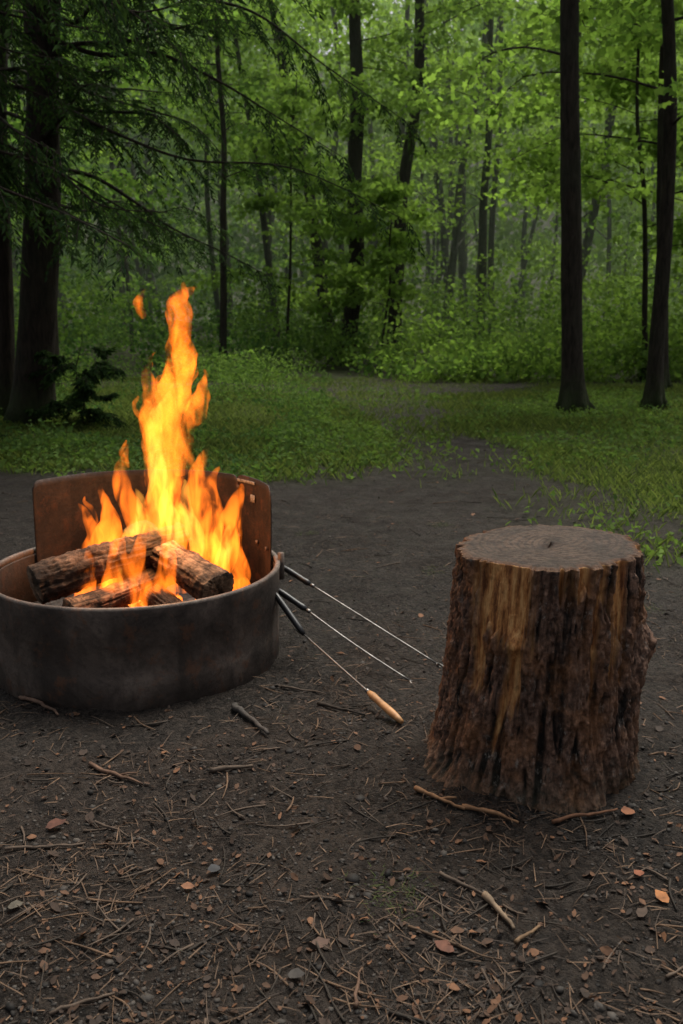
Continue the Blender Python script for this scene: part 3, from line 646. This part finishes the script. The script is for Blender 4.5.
m,nt,out=mat('mist_mat'); vs_=N(nt,'ShaderNodeVolumeScatter'); vs_.inputs['Color'].default_value=(.80,1,.74,1); vs_.inputs['Density'].default_value=.0038; nt.links.new(vs_.outputs[0],out.inputs['Volume'])
bx=[(a,b,c) for a in (-60,60) for b in (20.5,82) for c in (-2,26)]
build('forest_mist',bx,[np.array([(0,1,3,2),(4,6,7,5),(0,4,5,1),(2,3,7,6),(0,2,6,4),(1,5,7,3)])],m)

# ------------------------------------------------------------------ grass and weeds
def patch(n,y0,y1):
    yy=y0+(y1-y0)*rng.uniform(0,1,n); xx=rng.uniform(-1,1,n)*(yy*.45+1.2); g=grassmask(xx,yy); k=rng.uniform(0,1,n)<g**1.6; return xx[k],yy[k]
A=Acc(); xx,yy=patch(170000,4,18.5); n=len(xx)
h=rng.uniform(.03,.12,n)*(1+.7*fbm(np.stack([xx,yy,0*xx],-1),2,90)); P=np.stack([xx,yy,gheight(xx,yy)-.003],-1)
an=rng.uniform(0,6.28,n); D_=np.stack([np.cos(an)*.5,np.sin(an)*.5,np.ones(n)],-1)
V,F=leafgeo(P,D_,np.stack([-np.cos(an),-np.sin(an),.3+0*an],-1),h,np.full(n,.008),np.array([(0,-.5,0),(0,.5,0),(.6,.4,-.05),(1,0,-.25),(.6,-.4,-.05)]))
A.add(V,F); A.C[-1]=leafcol(n,5,(.060,.092,.032),(.145,.175,.060))
A.make('grass',M_grass)
A=Acc(); xx,yy=patch(130000,4.2,18.5)
w=fbm(np.stack([xx*.8,yy*.5,0*xx],-1),3,91); k=rng.uniform(0,1,len(xx))<ss(-.3,.35,w+.3*(xx<-.2)-.1*(xx>.5)); xx=xx[k];yy=yy[k];w=w[k]; n=len(xx)
hm=(.05+.55*ss(0,.5,w+.25)*ss(0,-.6,xx)*(ss(7,8.2,yy)))+.05*ss(6,12,yy)
P=np.stack([xx,yy,gheight(xx,yy)+.01+hm*rng.uniform(0,1,n)],-1); V,F=randleaves(P,.055,.75,DIAM,.6); A.add(V,F); A.C[-1]=leafcol(n,4,(.048,.095,.030),(.125,.19,.05),f=.45+w*1.2,var=.12)
A.make('groundcover_weeds',M_grass)
A=Acc()
for (cx0,cy0,n) in ((.14,1.66,60),(.10,1.60,40),(.45,4.2,60),(.9,3.9,80),(-.2,5,60),(1.3,3.6,70),(.6,5.2,80),(.05,1.7,20)):
    an=rng.uniform(0,6.28,n); P=np.stack([cx0+rng.normal(0,.035,n),cy0+rng.normal(0,.03,n),0*an],-1); P[:,2]=gheight(P[:,0],P[:,1])
    L=rng.uniform(.01,.035,n); V,F=leafgeo(P,np.stack([np.cos(an),np.sin(an),rng.uniform(.2,1,n)],-1),np.stack([-np.cos(an),-np.sin(an),1+0*an],-1),L,np.full(n,.0016),np.array([(0,-.5,0),(0,.5,0),(1,0,-.1)])); A.add(V,F); A.C[-1]=leafcol(n,3,(.05,.075,.03),(.11,.14,.05))
A.make('grass_sprouts',M_grass)

# ------------------------------------------------------------------ light / world / camera
w=bpy.data.worlds.new('World'); scene.world=w; w.use_nodes=True; nt=w.node_tree
bg=nt.nodes['Background']; sky=nt.nodes.new('ShaderNodeTexSky'); sky.sky_type='NISHITA'; sky.sun_disc=False
to_sun=Vector((.30,.50,1.25)).normalized()
sky.sun_elevation=math.asin(to_sun.z); sky.sun_rotation=math.atan2(to_sun.x,to_sun.y); sky.dust_density=7; sky.ozone_density=.3; sky.air_density=1.0
hs=nt.nodes.new('ShaderNodeHueSaturation'); hs.inputs['Saturation'].default_value=.35
nt.links.new(sky.outputs[0],hs.inputs['Color']); nt.links.new(hs.outputs[0],bg.inputs[0]); bg.inputs[1].default_value=.15
S=bpy.data.lights.new('sun','SUN'); S.energy=3.6; S.angle=math.radians(28); S.color=(1,.95,.84)
so=bpy.data.objects.new('sun',S); so.rotation_euler=(-to_sun).to_track_quat('-Z','Y').to_euler(); so.location=(3,5,20); col.objects.link(so)
cam=bpy.data.cameras.new('camera'); cam.sensor_fit='VERTICAL'; cam.sensor_height=36; cam.sensor_width=24; cam.lens=31.18; cam.clip_start=.05; cam.clip_end=500
cam.dof.use_dof=True; cam.dof.focus_distance=2.3; cam.dof.aperture_fstop=6
co=bpy.data.objects.new('camera',cam); co.location=(0,0,1.2); co.rotation_euler=(math.radians(77.8),0,0); col.objects.link(co); scene.camera=co
